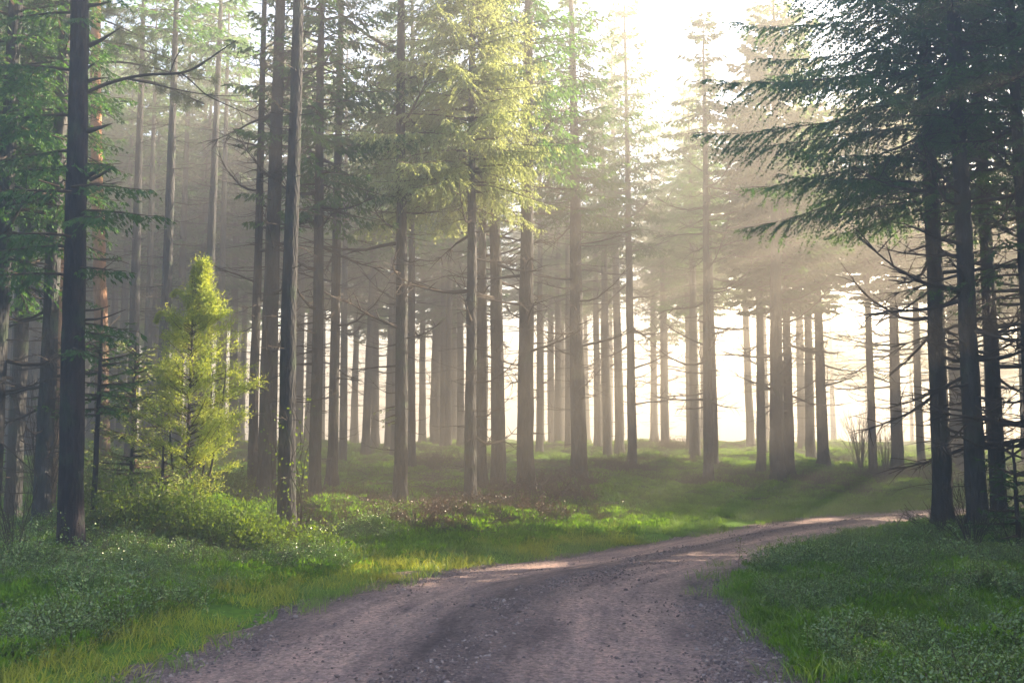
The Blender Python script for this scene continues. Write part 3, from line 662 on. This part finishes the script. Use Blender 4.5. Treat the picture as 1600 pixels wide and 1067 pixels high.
# ------------------------------------------------------------------ left foreground tree with the long bare limb
def left_tree():
    x, y = ground(108, 886); rng = rs(61); rad = 38 * y / F_PX / 2
    e = empty('conifer_tree', (x, y, hz(x, y) - .02)); tag(e, 'thick dark foreground conifer on the left with one long bare forked limb', 'tree')
    e.rotation_euler = (0, math.radians(-1.3), 0)
    g, cen, rr = trunk_geo(rng, 16, rad, 50, 24, .35, .012); obj('trunk', g.mesh('trunk', [BARK_DARK, DEAD], True), e)
    S = y / F_PX
    def P(px, py, dy=0):
        v = at(px, py, y + dy) - e.location; v.rotate(Euler((0, math.radians(1.3), 0))); return np.array(v)
    def limb(path, r0, kids=(), rev=1):
        g = Geo(); pts = np.array([P(*p) for p in path]); tube(g, resample3(pts, 4), np.linspace(r0, .004 if len(path) > 2 else r0 * .7, len(resample3(pts, 4))), 6, 0)
        for kp, kr in kids:
            q = resample3(np.array([P(*p) for p in kp]), 4); tube(g, q, np.linspace(kr, .003, len(q)), 5, 0)
        b = obj('dead_branch', g.mesh('dead_branch', [DEAD], True), e); return b
    b = limb([(122, 152), (165, 132), (222, 118), (284, 114), (318, 98), (350, 76), (369, 64)], .024,
         [(((200, 124), (240, 132), (300, 145), (345, 150), (378, 150)), .010), (((284, 115), (300, 128), (325, 150), (372, 172), (402, 187)), .012),
          (((266, 113), (275, 90), (286, 72), (281, 55)), .009), (((290, 112), (312, 104), (342, 80)), .009), (((372, 173), (376, 180), (379, 196)), .004), (((240, 122), (244, 138), (243, 144)), .004)])
    b['label'] = 'long bare forked limb reaching right'
    for path, rr_ in [(((128, 74), (152, 66), (188, 44)), .026), (((128, 10), (150, 8), (176, 2)), .022), (((130, 130), (148, 124), (168, 122)), .018), (((132, 206), (155, 200), (176, 193)), .024),
                  (((130, 280), (150, 268), (172, 256)), .022), (((140, 282), (160, 272), (176, 262), (181, 268)), .014), (((130, 105), (118, 75), (98, 48)), .010),
                  (((125, 485), (150, 484), (172, 478)), .012), (((125, 500), (160, 497), (196, 484)), .012), (((132, 108), (142, 103), (148, 99)), .014)]:
        limb(path, rr_ * 1.7)
    # live drooping boughs at mid height, on the left and in front
    g = Geo()
    for (px, py, dy, az, L) in [(112, 292, -.1, -.35, 1.1), (112, 330, 0, -.15, 1.25), (112, 345, -.2, -.8, 1.1), (112, 300, -.2, 3.6, 1.3), (112, 235, .0, 3.0, 1.3), (112, 370, -.2, 4.2, 1.0), (112, 385, 0, 3.4, 1.4), (112, 260, .2, -.6, .75),
                                (112, 420, 0, -.5, .9), (112, 430, 0, 3.9, 1.3), (112, 180, 0, 3.3, 1.4), (112, 110, 0, 3.7, 1.3), (112, 20, 0, 3.2, 1.2), (112, 40, 0, -.9, .6), (112, -20, 0, 4.2, 1.2), (112, -10, .0, .2, .6), (112, 505, 0, .2, .75), (112, 520, .1, -.4, .8), (112, 545, 0, -1, .6)]:
        bough(g, rng, P(px, py, dy), az, L, .02, .25, .1, 1.1, .10, .012, .6, minb=.16)
    z = 9.5
    while z < 16:
        for _ in range(5): bough(g, rng, np.array([0, 0, z]), rng.uniform(0, 6.28), 1.9 * (1 - (z - 9.5) / 7.5) + .2, .1, .3, .1, .5, .22, .026, .5)
        z += .5
    obj('crown', g.mesh('crown', [SPRUCE, TWIG]), e)
def resample3(P, k):
    out = []; Q = np.vstack([2 * P[0] - P[1], P, 2 * P[-1] - P[-2]])
    for i in range(len(P) - 1):
        t = np.linspace(0, 1, k, endpoint=False)[:, None]; p0, p1, p2, p3 = Q[i], Q[i + 1], Q[i + 2], Q[i + 3]
        out.append(.5 * (2 * p1 + (p2 - p0) * t + (2 * p0 - 5 * p1 + 4 * p2 - p3) * t ** 2 + (3 * p1 - p0 - 3 * p2 + p3) * t ** 3))
    out.append(P[-1:]); return np.vstack(out)
left_tree()
detailed_spruce('spruce_tree', 'dark spruce just left of the thick foreground conifer, twiggy down to the ground', 62, 862, 26, 15.5, 3.8, 2.0, 63, None, 30, dense=.8, per=5, bl=(.4, 1.1), kl=.09, kw=.010, azf=lambda az: 1 - .72 * max(0, math.cos(az)))
detailed_spruce('spruce_tree', 'shaded spruce with sunlit green boughs at the left edge of the view', -22, 870, 30, 15.5, 3.6, 2.3, 65, [SPRUCE, TWIG], 26, dense=.8, per=5, bl=(.5, 1.3), kl=.09, kw=.010, azf=lambda az: 1 - .4 * max(0, math.cos(az)))
detailed_spruce('spruce_tree', 'spruce at the far left with light green hanging twigs near the top of the view', 18, 830, 24, 16, 5., 1.9, 67, [SPRUCE_SUNLIT, TWIG], 16, dense=.8, per=5, bl=(.5, 1.3), kl=.09, kw=.010, azf=lambda az: 1 - .6 * max(0, math.cos(az)))

def pine(px, py, wpx, depth, H, seed, label, boughs, lean=0):
    rng = rs(seed); y = depth; x = ray(px, py).x * y; rad = wpx * y / F_PX / 2
    e = empty('pine_tree', (x, y, hz(x, y) - .02)); tag(e, label, 'tree', 'tall pines with reddish bark'); e.rotation_euler = (0, lean, 0)
    g, cen, rr = trunk_geo(rng, H, rad, 40, 18, .3, .02); obj('trunk', g.mesh('trunk', [PINE_BARK, DEAD], True), e)
    g = Geo(); loc = np.array(e.location)
    def tuft(p, d, s=1.):
        n = 70; D = nrm(rng.normal(size=(n, 3)) + np.array(d) * .9); kites(g, np.repeat([p], n, 0) + rng.normal(0, .03, (n, 3)), D, .13 * s * rng.uniform(.6, 1.2, n), .005, rng, 0)
    for (a, b, nt_) in boughs:      # a, b in world coordinates relative to the base
        a = np.array(a, float); b = np.array(b, float); L = np.linalg.norm(b - a); q = [a, a * .6 + b * .4 + [0, 0, .06 * L], b]; tube(g, resample3(np.array(q), 4), np.linspace(.03, .008, 9), 5, 1)
        for _ in range(nt_):
            t = rng.uniform(.25, 1.02); c = a + (b - a) * t; dv = rng.normal(0, 1, 3) * [1, 1, .45]; c2 = c + nrm(dv) * rng.uniform(.05, .32) * L ** .7
            tube(g, [c, (c + c2) / 2 + [0, 0, .02], c2], [.008, .006, .004], 3, 1); tuft(c2, nrm(b - a) + [0, 0, .4])
    z = max(H * .6, 11.5)
    while z < H:
        for _ in range(4):
            az = rng.uniform(0, 6.28); L = 2.4 * (1 - (z / H) ** 3) + .5; a = np.array([0, 0, z]); b = a + np.array([math.cos(az) * L, math.sin(az) * L, .4])
            tube(g, [a, (a + b) / 2, b], [.04, .025, .01], 4, 1)
            for _ in range(16):
                c = a + (b - a) * rng.uniform(.3, 1) + rng.normal(0, .25, 3); tuft(c, [0, 0, .5], 1.8)
        z += .7
    obj('crown', g.mesh('crown', [PINE, TWIG]), e); return e
yP = 17.; xP = ray(168, 690).x * yP; zb_ = hz(xP, yP)
def rel(px, py, dy): v = at(px, py, yP + dy); return (v.x - xP, v.y - yP, v.z - zb_)
pine(168, 690, 23, yP, 16, 71, 'tall pine with pale reddish bark just right of the thick foreground conifer', [
    (rel(160, 20, 0), rel(262, 60, .3), 14), (rel(160, 60, 0), rel(300, 95, -.2), 14), (rel(165, 95, 0), rel(345, 130, .2), 16), (rel(240, 125, 0), rel(350, 168, 0), 14), (rel(170, 10, .2), rel(230, 25, .5), 9)], lean=-.05)
pine(79, 690, 20, 15.5, 16, 73, 'red barked pine with a sunlit right edge behind the spruces on the left', [], lean=.004)

# pale trunk with creepers
def ivy_tree():
    x, y = ground(447, 838); rng = rs(81); rad = 28 * y / F_PX / 2
    e = empty('spruce_tree', (x, y, hz(x, y) - .02)); tag(e, 'pale grey spruce wrapped in dry creepers low down, right of the juniper', 'tree')
    t = obj('trunk', trunkv[2], e); k = rad / .165; t.scale = (k, k, .95); c = obj('crown', crownv[6], e)
    g = Geo()
    for i in range(16):
        a = rng.uniform(0, 6.28); z = np.linspace(0, rng.uniform(.9, 2.1), 9); aa = a + np.cumsum(rng.normal(0, .25, 9)); rr_ = rad * 1.15 + .04 + .06 * rng.rand(9) + .12 * (z > 1.2) * rng.rand(9)
        q = np.c_[np.cos(aa) * rr_, np.sin(aa) * rr_, z]; tube(g, q, np.linspace(.008, .003, 9), 3, 1)
        for j in range(7):
            kk = rng.randint(3, 9); D = nrm(rng.normal(size=(2, 3))); kites(g, np.repeat(q[kk][None], 2, 0) + D * .06, D, .05, .018, rng, 0)
    obj('creeper', g.mesh('creeper', [BROAD, TWIG]), e)
ivy_tree()
# ------------------------------------------------------------------ juniper, saplings, shrubs
def juniper():
    y = 13.9; x = ray(292, 790).x * y; rng = rs(91); S = y / F_PX
    e = empty('juniper', (x, y, hz(x, y) - .02)); tag(e, 'tall yellow green juniper lit by the sun on the left', 'juniper')
    top = (822 - 395) * S
    g = Geo(); q = np.array([(0, 0, -.1), (.01, 0, .6), (-.02, .02, 1.5), (0, 0, 2.5), (-.02, 0, top * .97)]); tube(g, resample3(q, 4), np.linspace(.04, .008, 17), 8, 0)
    for dx, dy in ((.16, .1), (-.2, .05), (.3, -.1)):
        q = np.array([(dx * .6, dy, -.1), (dx, dy, .7), (dx * 1.5, dy, 1.6), (dx * 1.7, dy, 2.3)]); tube(g, resample3(q, 4), np.linspace(.02, .006, 13), 6, 0)
    obj('trunk', g.mesh('trunk', [BARK_DARK], True), e)
    g = Geo()
    prof = lambda z: np.interp(z / top, [.1, .23, .35, .48, .6, .78, .86, .91, .96, 1.], [.40, .52, .78, .84, .72, .46, .24, .10, .04, .01])
    N_ = 250
    zz = top * (.1 + .9 * rng.rand(N_) ** .85); 
    for z in zz:
        az = rng.uniform(0, 6.28); lobe = .78 + .38 * math.sin(az * 3 + z * 2.9) ; R = prof(z) * lobe * rng.uniform(.7, 1.15); z1 = z; z0 = max(.1, z - R * rng.uniform(.3, .7)); 
        if z < top * .35 and rng.rand() < .45: continue
        sh = np.array([.10 * (z / top), 0, 0])
        a = np.array([0, 0, z0]); b = np.array([math.cos(az) * R, math.sin(az) * R, z1]) + sh; mid_ = a * .45 + b * .55 + [0, 0, -.05 * R]
        q = resample3(np.array([a, mid_, b]), 5); tube(g, q, np.linspace(.008, .003, len(q)), 3, 1)
        # feathery sprays on the outer part
        n = int(20 + 42 * R); t = rng.uniform(.35, 1.05, n)[:, None]; Pp = a + (b - a) * t; dd = nrm(b - a)
        D = nrm(dd * .8 + rng.normal(0, .55, (n, 3)) + [0, 0, .25]); ln = .17 * rng.uniform(.5, 1.2, n)
        # each spray: several short needles clusters along it
        for s in range(6):
            u = (s + .5) / 6; PP = Pp + D * (ln * u)[:, None] + rng.normal(0, .006, (n, 3)); DN = nrm(D + rng.normal(0, .55, (n, 3))); kites(g, PP, DN, .042 * rng.uniform(.7, 1.3, n), .006, rng, 0)
    # curled leader tips
    for (p0, p1, p2, p3) in [((.0, 0, top * .86), (-.03, 0, top * .93), (.0, 0, top * .985), (.09, 0, top * 1.01)), ((-.18, 0, top * .74), (-.33, 0, top * .80), (-.45, 0, top * .82), (-.52, .0, top * .785)), ((-.05, 0, top * .84), (-.15, 0, top * .885), (-.24, 0, top * .9), (-.30, 0, top * .885))]:
        q = resample3(np.array([p0, p1, p2, p3]), 14); tube(g, q, .005, 3, 1)
        for c in q:
            D = nrm(rng.normal(size=(14, 3)) + [0, 0, .1]); kites(g, np.repeat([c], 14, 0), D, .055, .008, rng, 0)
    obj('crown', g.mesh('crown', [JUN, TWIG]), e)
juniper()

def sapling(px, py, depth, H, Lm, seed, label, mats, z0=.3, dz=.17, grp='young spruces'):
    y = depth; x = ray(px, py).x * y; rng = rs(seed); e = empty('young_spruce', (x, y, hz(x, y) - .02)); tag(e, label, 'young tree', grp)
    g, cen, rr = trunk_geo(rng, H, .02 + H * .005, 14, 8, .2, .006); obj('trunk', g.mesh('trunk', [BARK_DARK, DEAD], True), e)
    obj('crown', spruce_crown(seed, z0, H, Lm, cen, dz, 5, 99, 1, mats, .08, .010, .15, 1.1, .15), e)
sapling(205, 800, 14.2, 2.6, .85, 95, 'slim young spruce with loose sunlit twigs left of the juniper', [SPRUCE_SUNLIT, TWIG])
sapling(252, 800, 13.4, 1.1, .5, 96, 'small light green spruce seedling below the juniper', [SPRUCE_SUNLIT, TWIG], .12, .12)
sapling(1592, 850, 12.5, 1.5, .5, 97, 'small fresh green spruce seedling at the right edge beside the dark trunks', [SPRUCE, TWIG], .5, .2)
sapling(150, 700, 13.6, 3.0, .9, 98, 'dark young spruce with drooping boughs close behind the thick foreground conifer', [SPRUCE, TWIG], 1.6, .2)

def leafy_shrub(px, py, W, H, seed, label, name='leafy_shrub', mat=BROAD, n=120, per=60, group=None, depth=None, ls=1.):
    if depth: y = depth; x = ray(px, py).x * y
    else: x, y = ground(px, py)
    rng = rs(seed); e = empty(name, (x, y, hz(x, y) - .02)); tag(e, label, 'shrub', group); g = Geo(); gs = Geo()
    for i in range(n):
        a = rng.uniform(0, 6.28); rr_ = math.sqrt(rng.rand()); b = np.array([math.cos(a) * rr_ * W * .6, math.sin(a) * rr_ * W * .45, -.03]); hh = H * (1 - .55 * rr_ ** 2) * rng.uniform(.6, 1.1)
        tip = b + [math.cos(a) * rr_ * W * .4 + rng.normal(0, .1), math.sin(a) * rr_ * W * .3 + rng.normal(0, .1), hh]
        q = resample3(np.array([b, b * .6 + tip * .4 + rng.normal(0, .04, 3), tip]), 4); tube(gs, q, np.linspace(.006, .002, len(q)), 3, 0)
        t = rng.uniform(.3, 1.03, per)[:, None]; off = rng.normal(0, .075, (per, 3)); P = b + (tip - b) * t + off
        D = nrm(off + rng.normal(0, .05, (per, 3))); nn = nrm(rng.normal(0, .6, (per, 3)) + [0, 0, 1]); S = nrm(np.cross(D, nn)); l = .042 * ls * rng.uniform(.6, 1.3, (per, 1)); w_ = l * .32
        g.add(np.stack([P, P + D * l * .45 + S * w_, P + D * l, P + D * l * .45 - S * w_], 1).reshape(-1, 3), q=np.arange(4 * per).reshape(-1, 4))
    obj('foliage', g.mesh('foliage', [mat]), e); obj('stems', gs.mesh('stems', [TWIG]), e); return e
GSH = 'leafy undergrowth bushes around the juniper'
leafy_shrub(195, 865, .75, 1.0, 111, 'dense green bush right beside the foot of the thick foreground conifer', group=GSH)
leafy_shrub(290, 862, .85, .85, 112, 'wide yellow green bush in front of the juniper', group=GSH, n=140)
leafy_shrub(375, 868, .7, .62, 113, 'lower sparse bush with pale leaves in front of the dark slim spruce', group=GSH)
leafy_shrub(335, 812, .7, .9, 114, 'light leafy bush tucked under the right side of the juniper', group=GSH, mat=BROAD)
leafy_shrub(150, 820, .7, 1.2, 115, 'tall dull green bush in the gap behind the thick foreground conifer', group=GSH)
leafy_shrub(490, 862, .42, .5, 116, 'small bush with a few yellow leaves near the foot of the creeper trunk', group=GSH, n=40, per=26)
leafy_shrub(20, 905, .6, .7, 117, 'dark low bush in the bottom left corner by the left edge', group=GSH, mat=BILB, n=60, ls=.7)

def bare_shrub(px, py, W, H, seed, label, n=22, depth=None, group=None, thick=.012):
    if depth: y = depth; x = ray(px, py).x * y
    else: x, y = ground(px, py)
    rng = rs(seed); e0 = Geo()
    for i in range(n):
        a = rng.uniform(0, 6.28); d = np.array([math.cos(a), math.sin(a), 0]); p = d * .08 * rng.rand(); L = H * rng.uniform(.6, 1.05); t = np.linspace(0, 1, 7)[:, None]
        lean_ = W * rng.uniform(.1, 1); P = p + d * lean_ * t ** 1.5 + np.array([0, 0, 1.]) * L * t + np.cumsum(rng.normal(0, .03, (7, 3)), 0) * L * .3
        P[0, 2] -= .08
        tube(e0, P, np.linspace(thick, .003, 7), 4, 0)
        for j in range(7):
            k = rng.randint(2, 6); D = nrm(P[k + 1] - P[k] + rng.normal(0, .12, 3) * L * .5 + [0, 0, .03]); l = L * rng.uniform(.15, .4)
            q = [P[k], P[k] + D * l * .5 + rng.normal(0, .02, 3), P[k] + D * l + [0, 0, .05]]; tube(e0, q, [thick * .45, thick * .3, .0025], 3, 0, False)
    o = obj('bare_shrub', e0.mesh('bare_shrub', [DEAD], True)); o.location = (x, y, hz(x, y)); tag(o, label, 'shrub', group); return o
bare_shrub(1345, 745, .75, 1.85, 121, 'tall leafless shrub in front of the bright gap near the bend', 26)
bare_shrub(1385, 742, .6, 1.5, 122, 'smaller leafless shrub just right of the tall leafless one', 18)
bare_shrub(20, 925, .35, .75, 123, 'thin leafless shrub poking up at the lower left edge', 10, thick=.005)
bare_shrub(60, 860, .5, 1.9, 124, 'bundle of thin bare stems left of the foreground conifer', 16, thick=.008)
bare_shrub(1520, 872, .8, .9, 125, 'tangle of dead twigs at the feet of the right roadside trunks', 26, thick=.006)
bare_shrub(1590, 880, .8, .8, 126, 'tangle of dead twigs on the ground at the right edge of the view', 24, thick=.006)
bare_shrub(1465, 858, .5, .45, 127, 'low dead twigs at the foot of the nearest roadside spruce', 18, thick=.004)

def brush(px, py, W, H, seed, label, n=170, depth=None):
    """low mound of dead twigs and heather"""
    x, y = ground(px, py); rng = rs(seed); g = Geo(); n = int(n * 1.8)
    for i in range(n):
        a = rng.uniform(0, 6.28); r_ = math.sqrt(rng.rand()); p = np.array([math.cos(a) * r_ * W, math.sin(a) * r_ * W * .6, 0]); hh = H * (1 - r_ ** 2) * rng.uniform(.3, 1.1) + .05
        d = nrm(rng.normal(0, .8, 3) + [0, 0, .7]); L = rng.uniform(.2, .55); q = p + [0, 0, hh * .5 - .05]; tube(g, [q - d * L * .4, q + rng.normal(0, .03, 3), q + d * L * .6], [.005, .004, .002], 3, 0, False)
        D = nrm(rng.normal(size=(10, 3)) + [0, 0, .4]); kites(g, q + d * L * rng.uniform(0, .6, (10, 1)), D, .05, .006, rng, 1)
    o = obj('brush_heap', g.mesh('brush_heap', [DEAD, BROWNLEAF])); o.location = (x, y, hz(x, y)); tag(o, label, 'brush', 'heaps of brush on the rise')
brush(745, 806, 1.7, .6, 131, 'wide heap of dark brush at the feet of the central pair', 380)
brush(830, 792, 1.3, .5, 132, 'dark brush around the thick rough barked trunk', 260)
brush(590, 830, 1.4, .4, 133, 'low dark brush in front of the trunk with the green twig', 260)
brush(1040, 712, 1.6, .7, 134, 'hazy brush mound around the flared foot of the lone crest spruce', 300)
brush(1240, 762, 1.6, .5, 135, 'brown brush at the feet of the dark double spruce', 340)
brush(1380, 752, 1.6, .5, 136, 'brown brush beneath the leafless shrubs', 340)
brush(960, 745, 1.2, .4, 137, 'low dark brush around the leaning pair', 260)

brush(500, 800, 1.3, .45, 138, 'dark brush between the creeper trunk and the next spruces to its right', 240)
brush(700, 740, 1.4, .35, 139, 'thin brush on the moss behind the central pair', 220)
brush(1110, 765, 1.1, .35, 140, 'sparse brush at the foot of the lone dark spruce left of the bright gap', 200)
brush(880, 775, 1.0, .35, 141, 'dark brush at the foot of the thick speckled trunk', 200)
brush(655, 812, .9, .3, 142, 'low brush just right of the trunk with the green twig', 160)

def stick(pts, r0, label, seed=1, name='fallen_branch'):
    rng = rs(seed); g = Geo(); P = []
    for (px, py, up) in pts:
        x, y = ground(px, py); P.append((x, y, hz(x, y) + up))
    P = np.array(P); b = P[0].copy(); q = resample3(P - b, 4); tube(g, q, np.linspace(r0, r0 * .3, len(q)), 6, 0)
    for k in range(3, len(q) - 1, 2):
        d = nrm(q[k + 1] - q[k] + rng.normal(0, .12, 3)); tube(g, [q[k], q[k] + d * .15, q[k] + d * .3 + [0, 0, .03]], [r0 * .3, r0 * .2, .001], 3, 0, False)
    o = obj(name, g.mesh(name, [DEAD], True)); o.location = b; tag(o, label, 'branch', 'fallen branches on the banks')
stick([(1388, 850, .03), (1400, 838, .12), (1418, 822, .34)], .02, 'short dark stick propped up on the grass left of the roadside trunks', 3)
stick([(1560, 905, .02), (1590, 890, .15), (1620, 870, .3)], .02, 'pale stick leaning at the right edge below the dark trunks', 4)
stick([(1440, 905, .02), (1470, 885, .1), (1520, 870, .12)], .012, 'thin dead branch lying below the nearest roadside spruce', 5)
stick([(18, 1045, .02), (45, 1032, .12), (75, 1036, .05)], .008, 'short curved twig in the leaves at the bottom left', 6)

# ------------------------------------------------------------------ haze
def box(name, x0, x1, y0, y1, z0, z1, mat):
    g = Geo(); v = [(x, y, z) for z in (z0, z1) for y in (y0, y1) for x in (x0, x1)]
    g.add(v, q=[(0, 2, 3, 1), (4, 5, 7, 6), (0, 1, 5, 4), (2, 6, 7, 3), (0, 4, 6, 2), (1, 3, 7, 5)]); return obj(name, g.mesh(name, [mat]))
m, n, o = newmat('haze'); pv = N(n, 'ShaderNodeVolumePrincipled'); pv.inputs['Color'].default_value = (.97, .91, .82, 1); pv.inputs['Density'].default_value = HAZE_DENSITY; pv.inputs['Anisotropy'].default_value = HAZE_G
n.links.new(pv.outputs[0], o.inputs['Volume'])
hb = box('haze', -285, 285, -125, 335, -1.3, 17.4, m); tag(hb, kind='stuff', label='pale morning mist filling the wood', cat='haze')
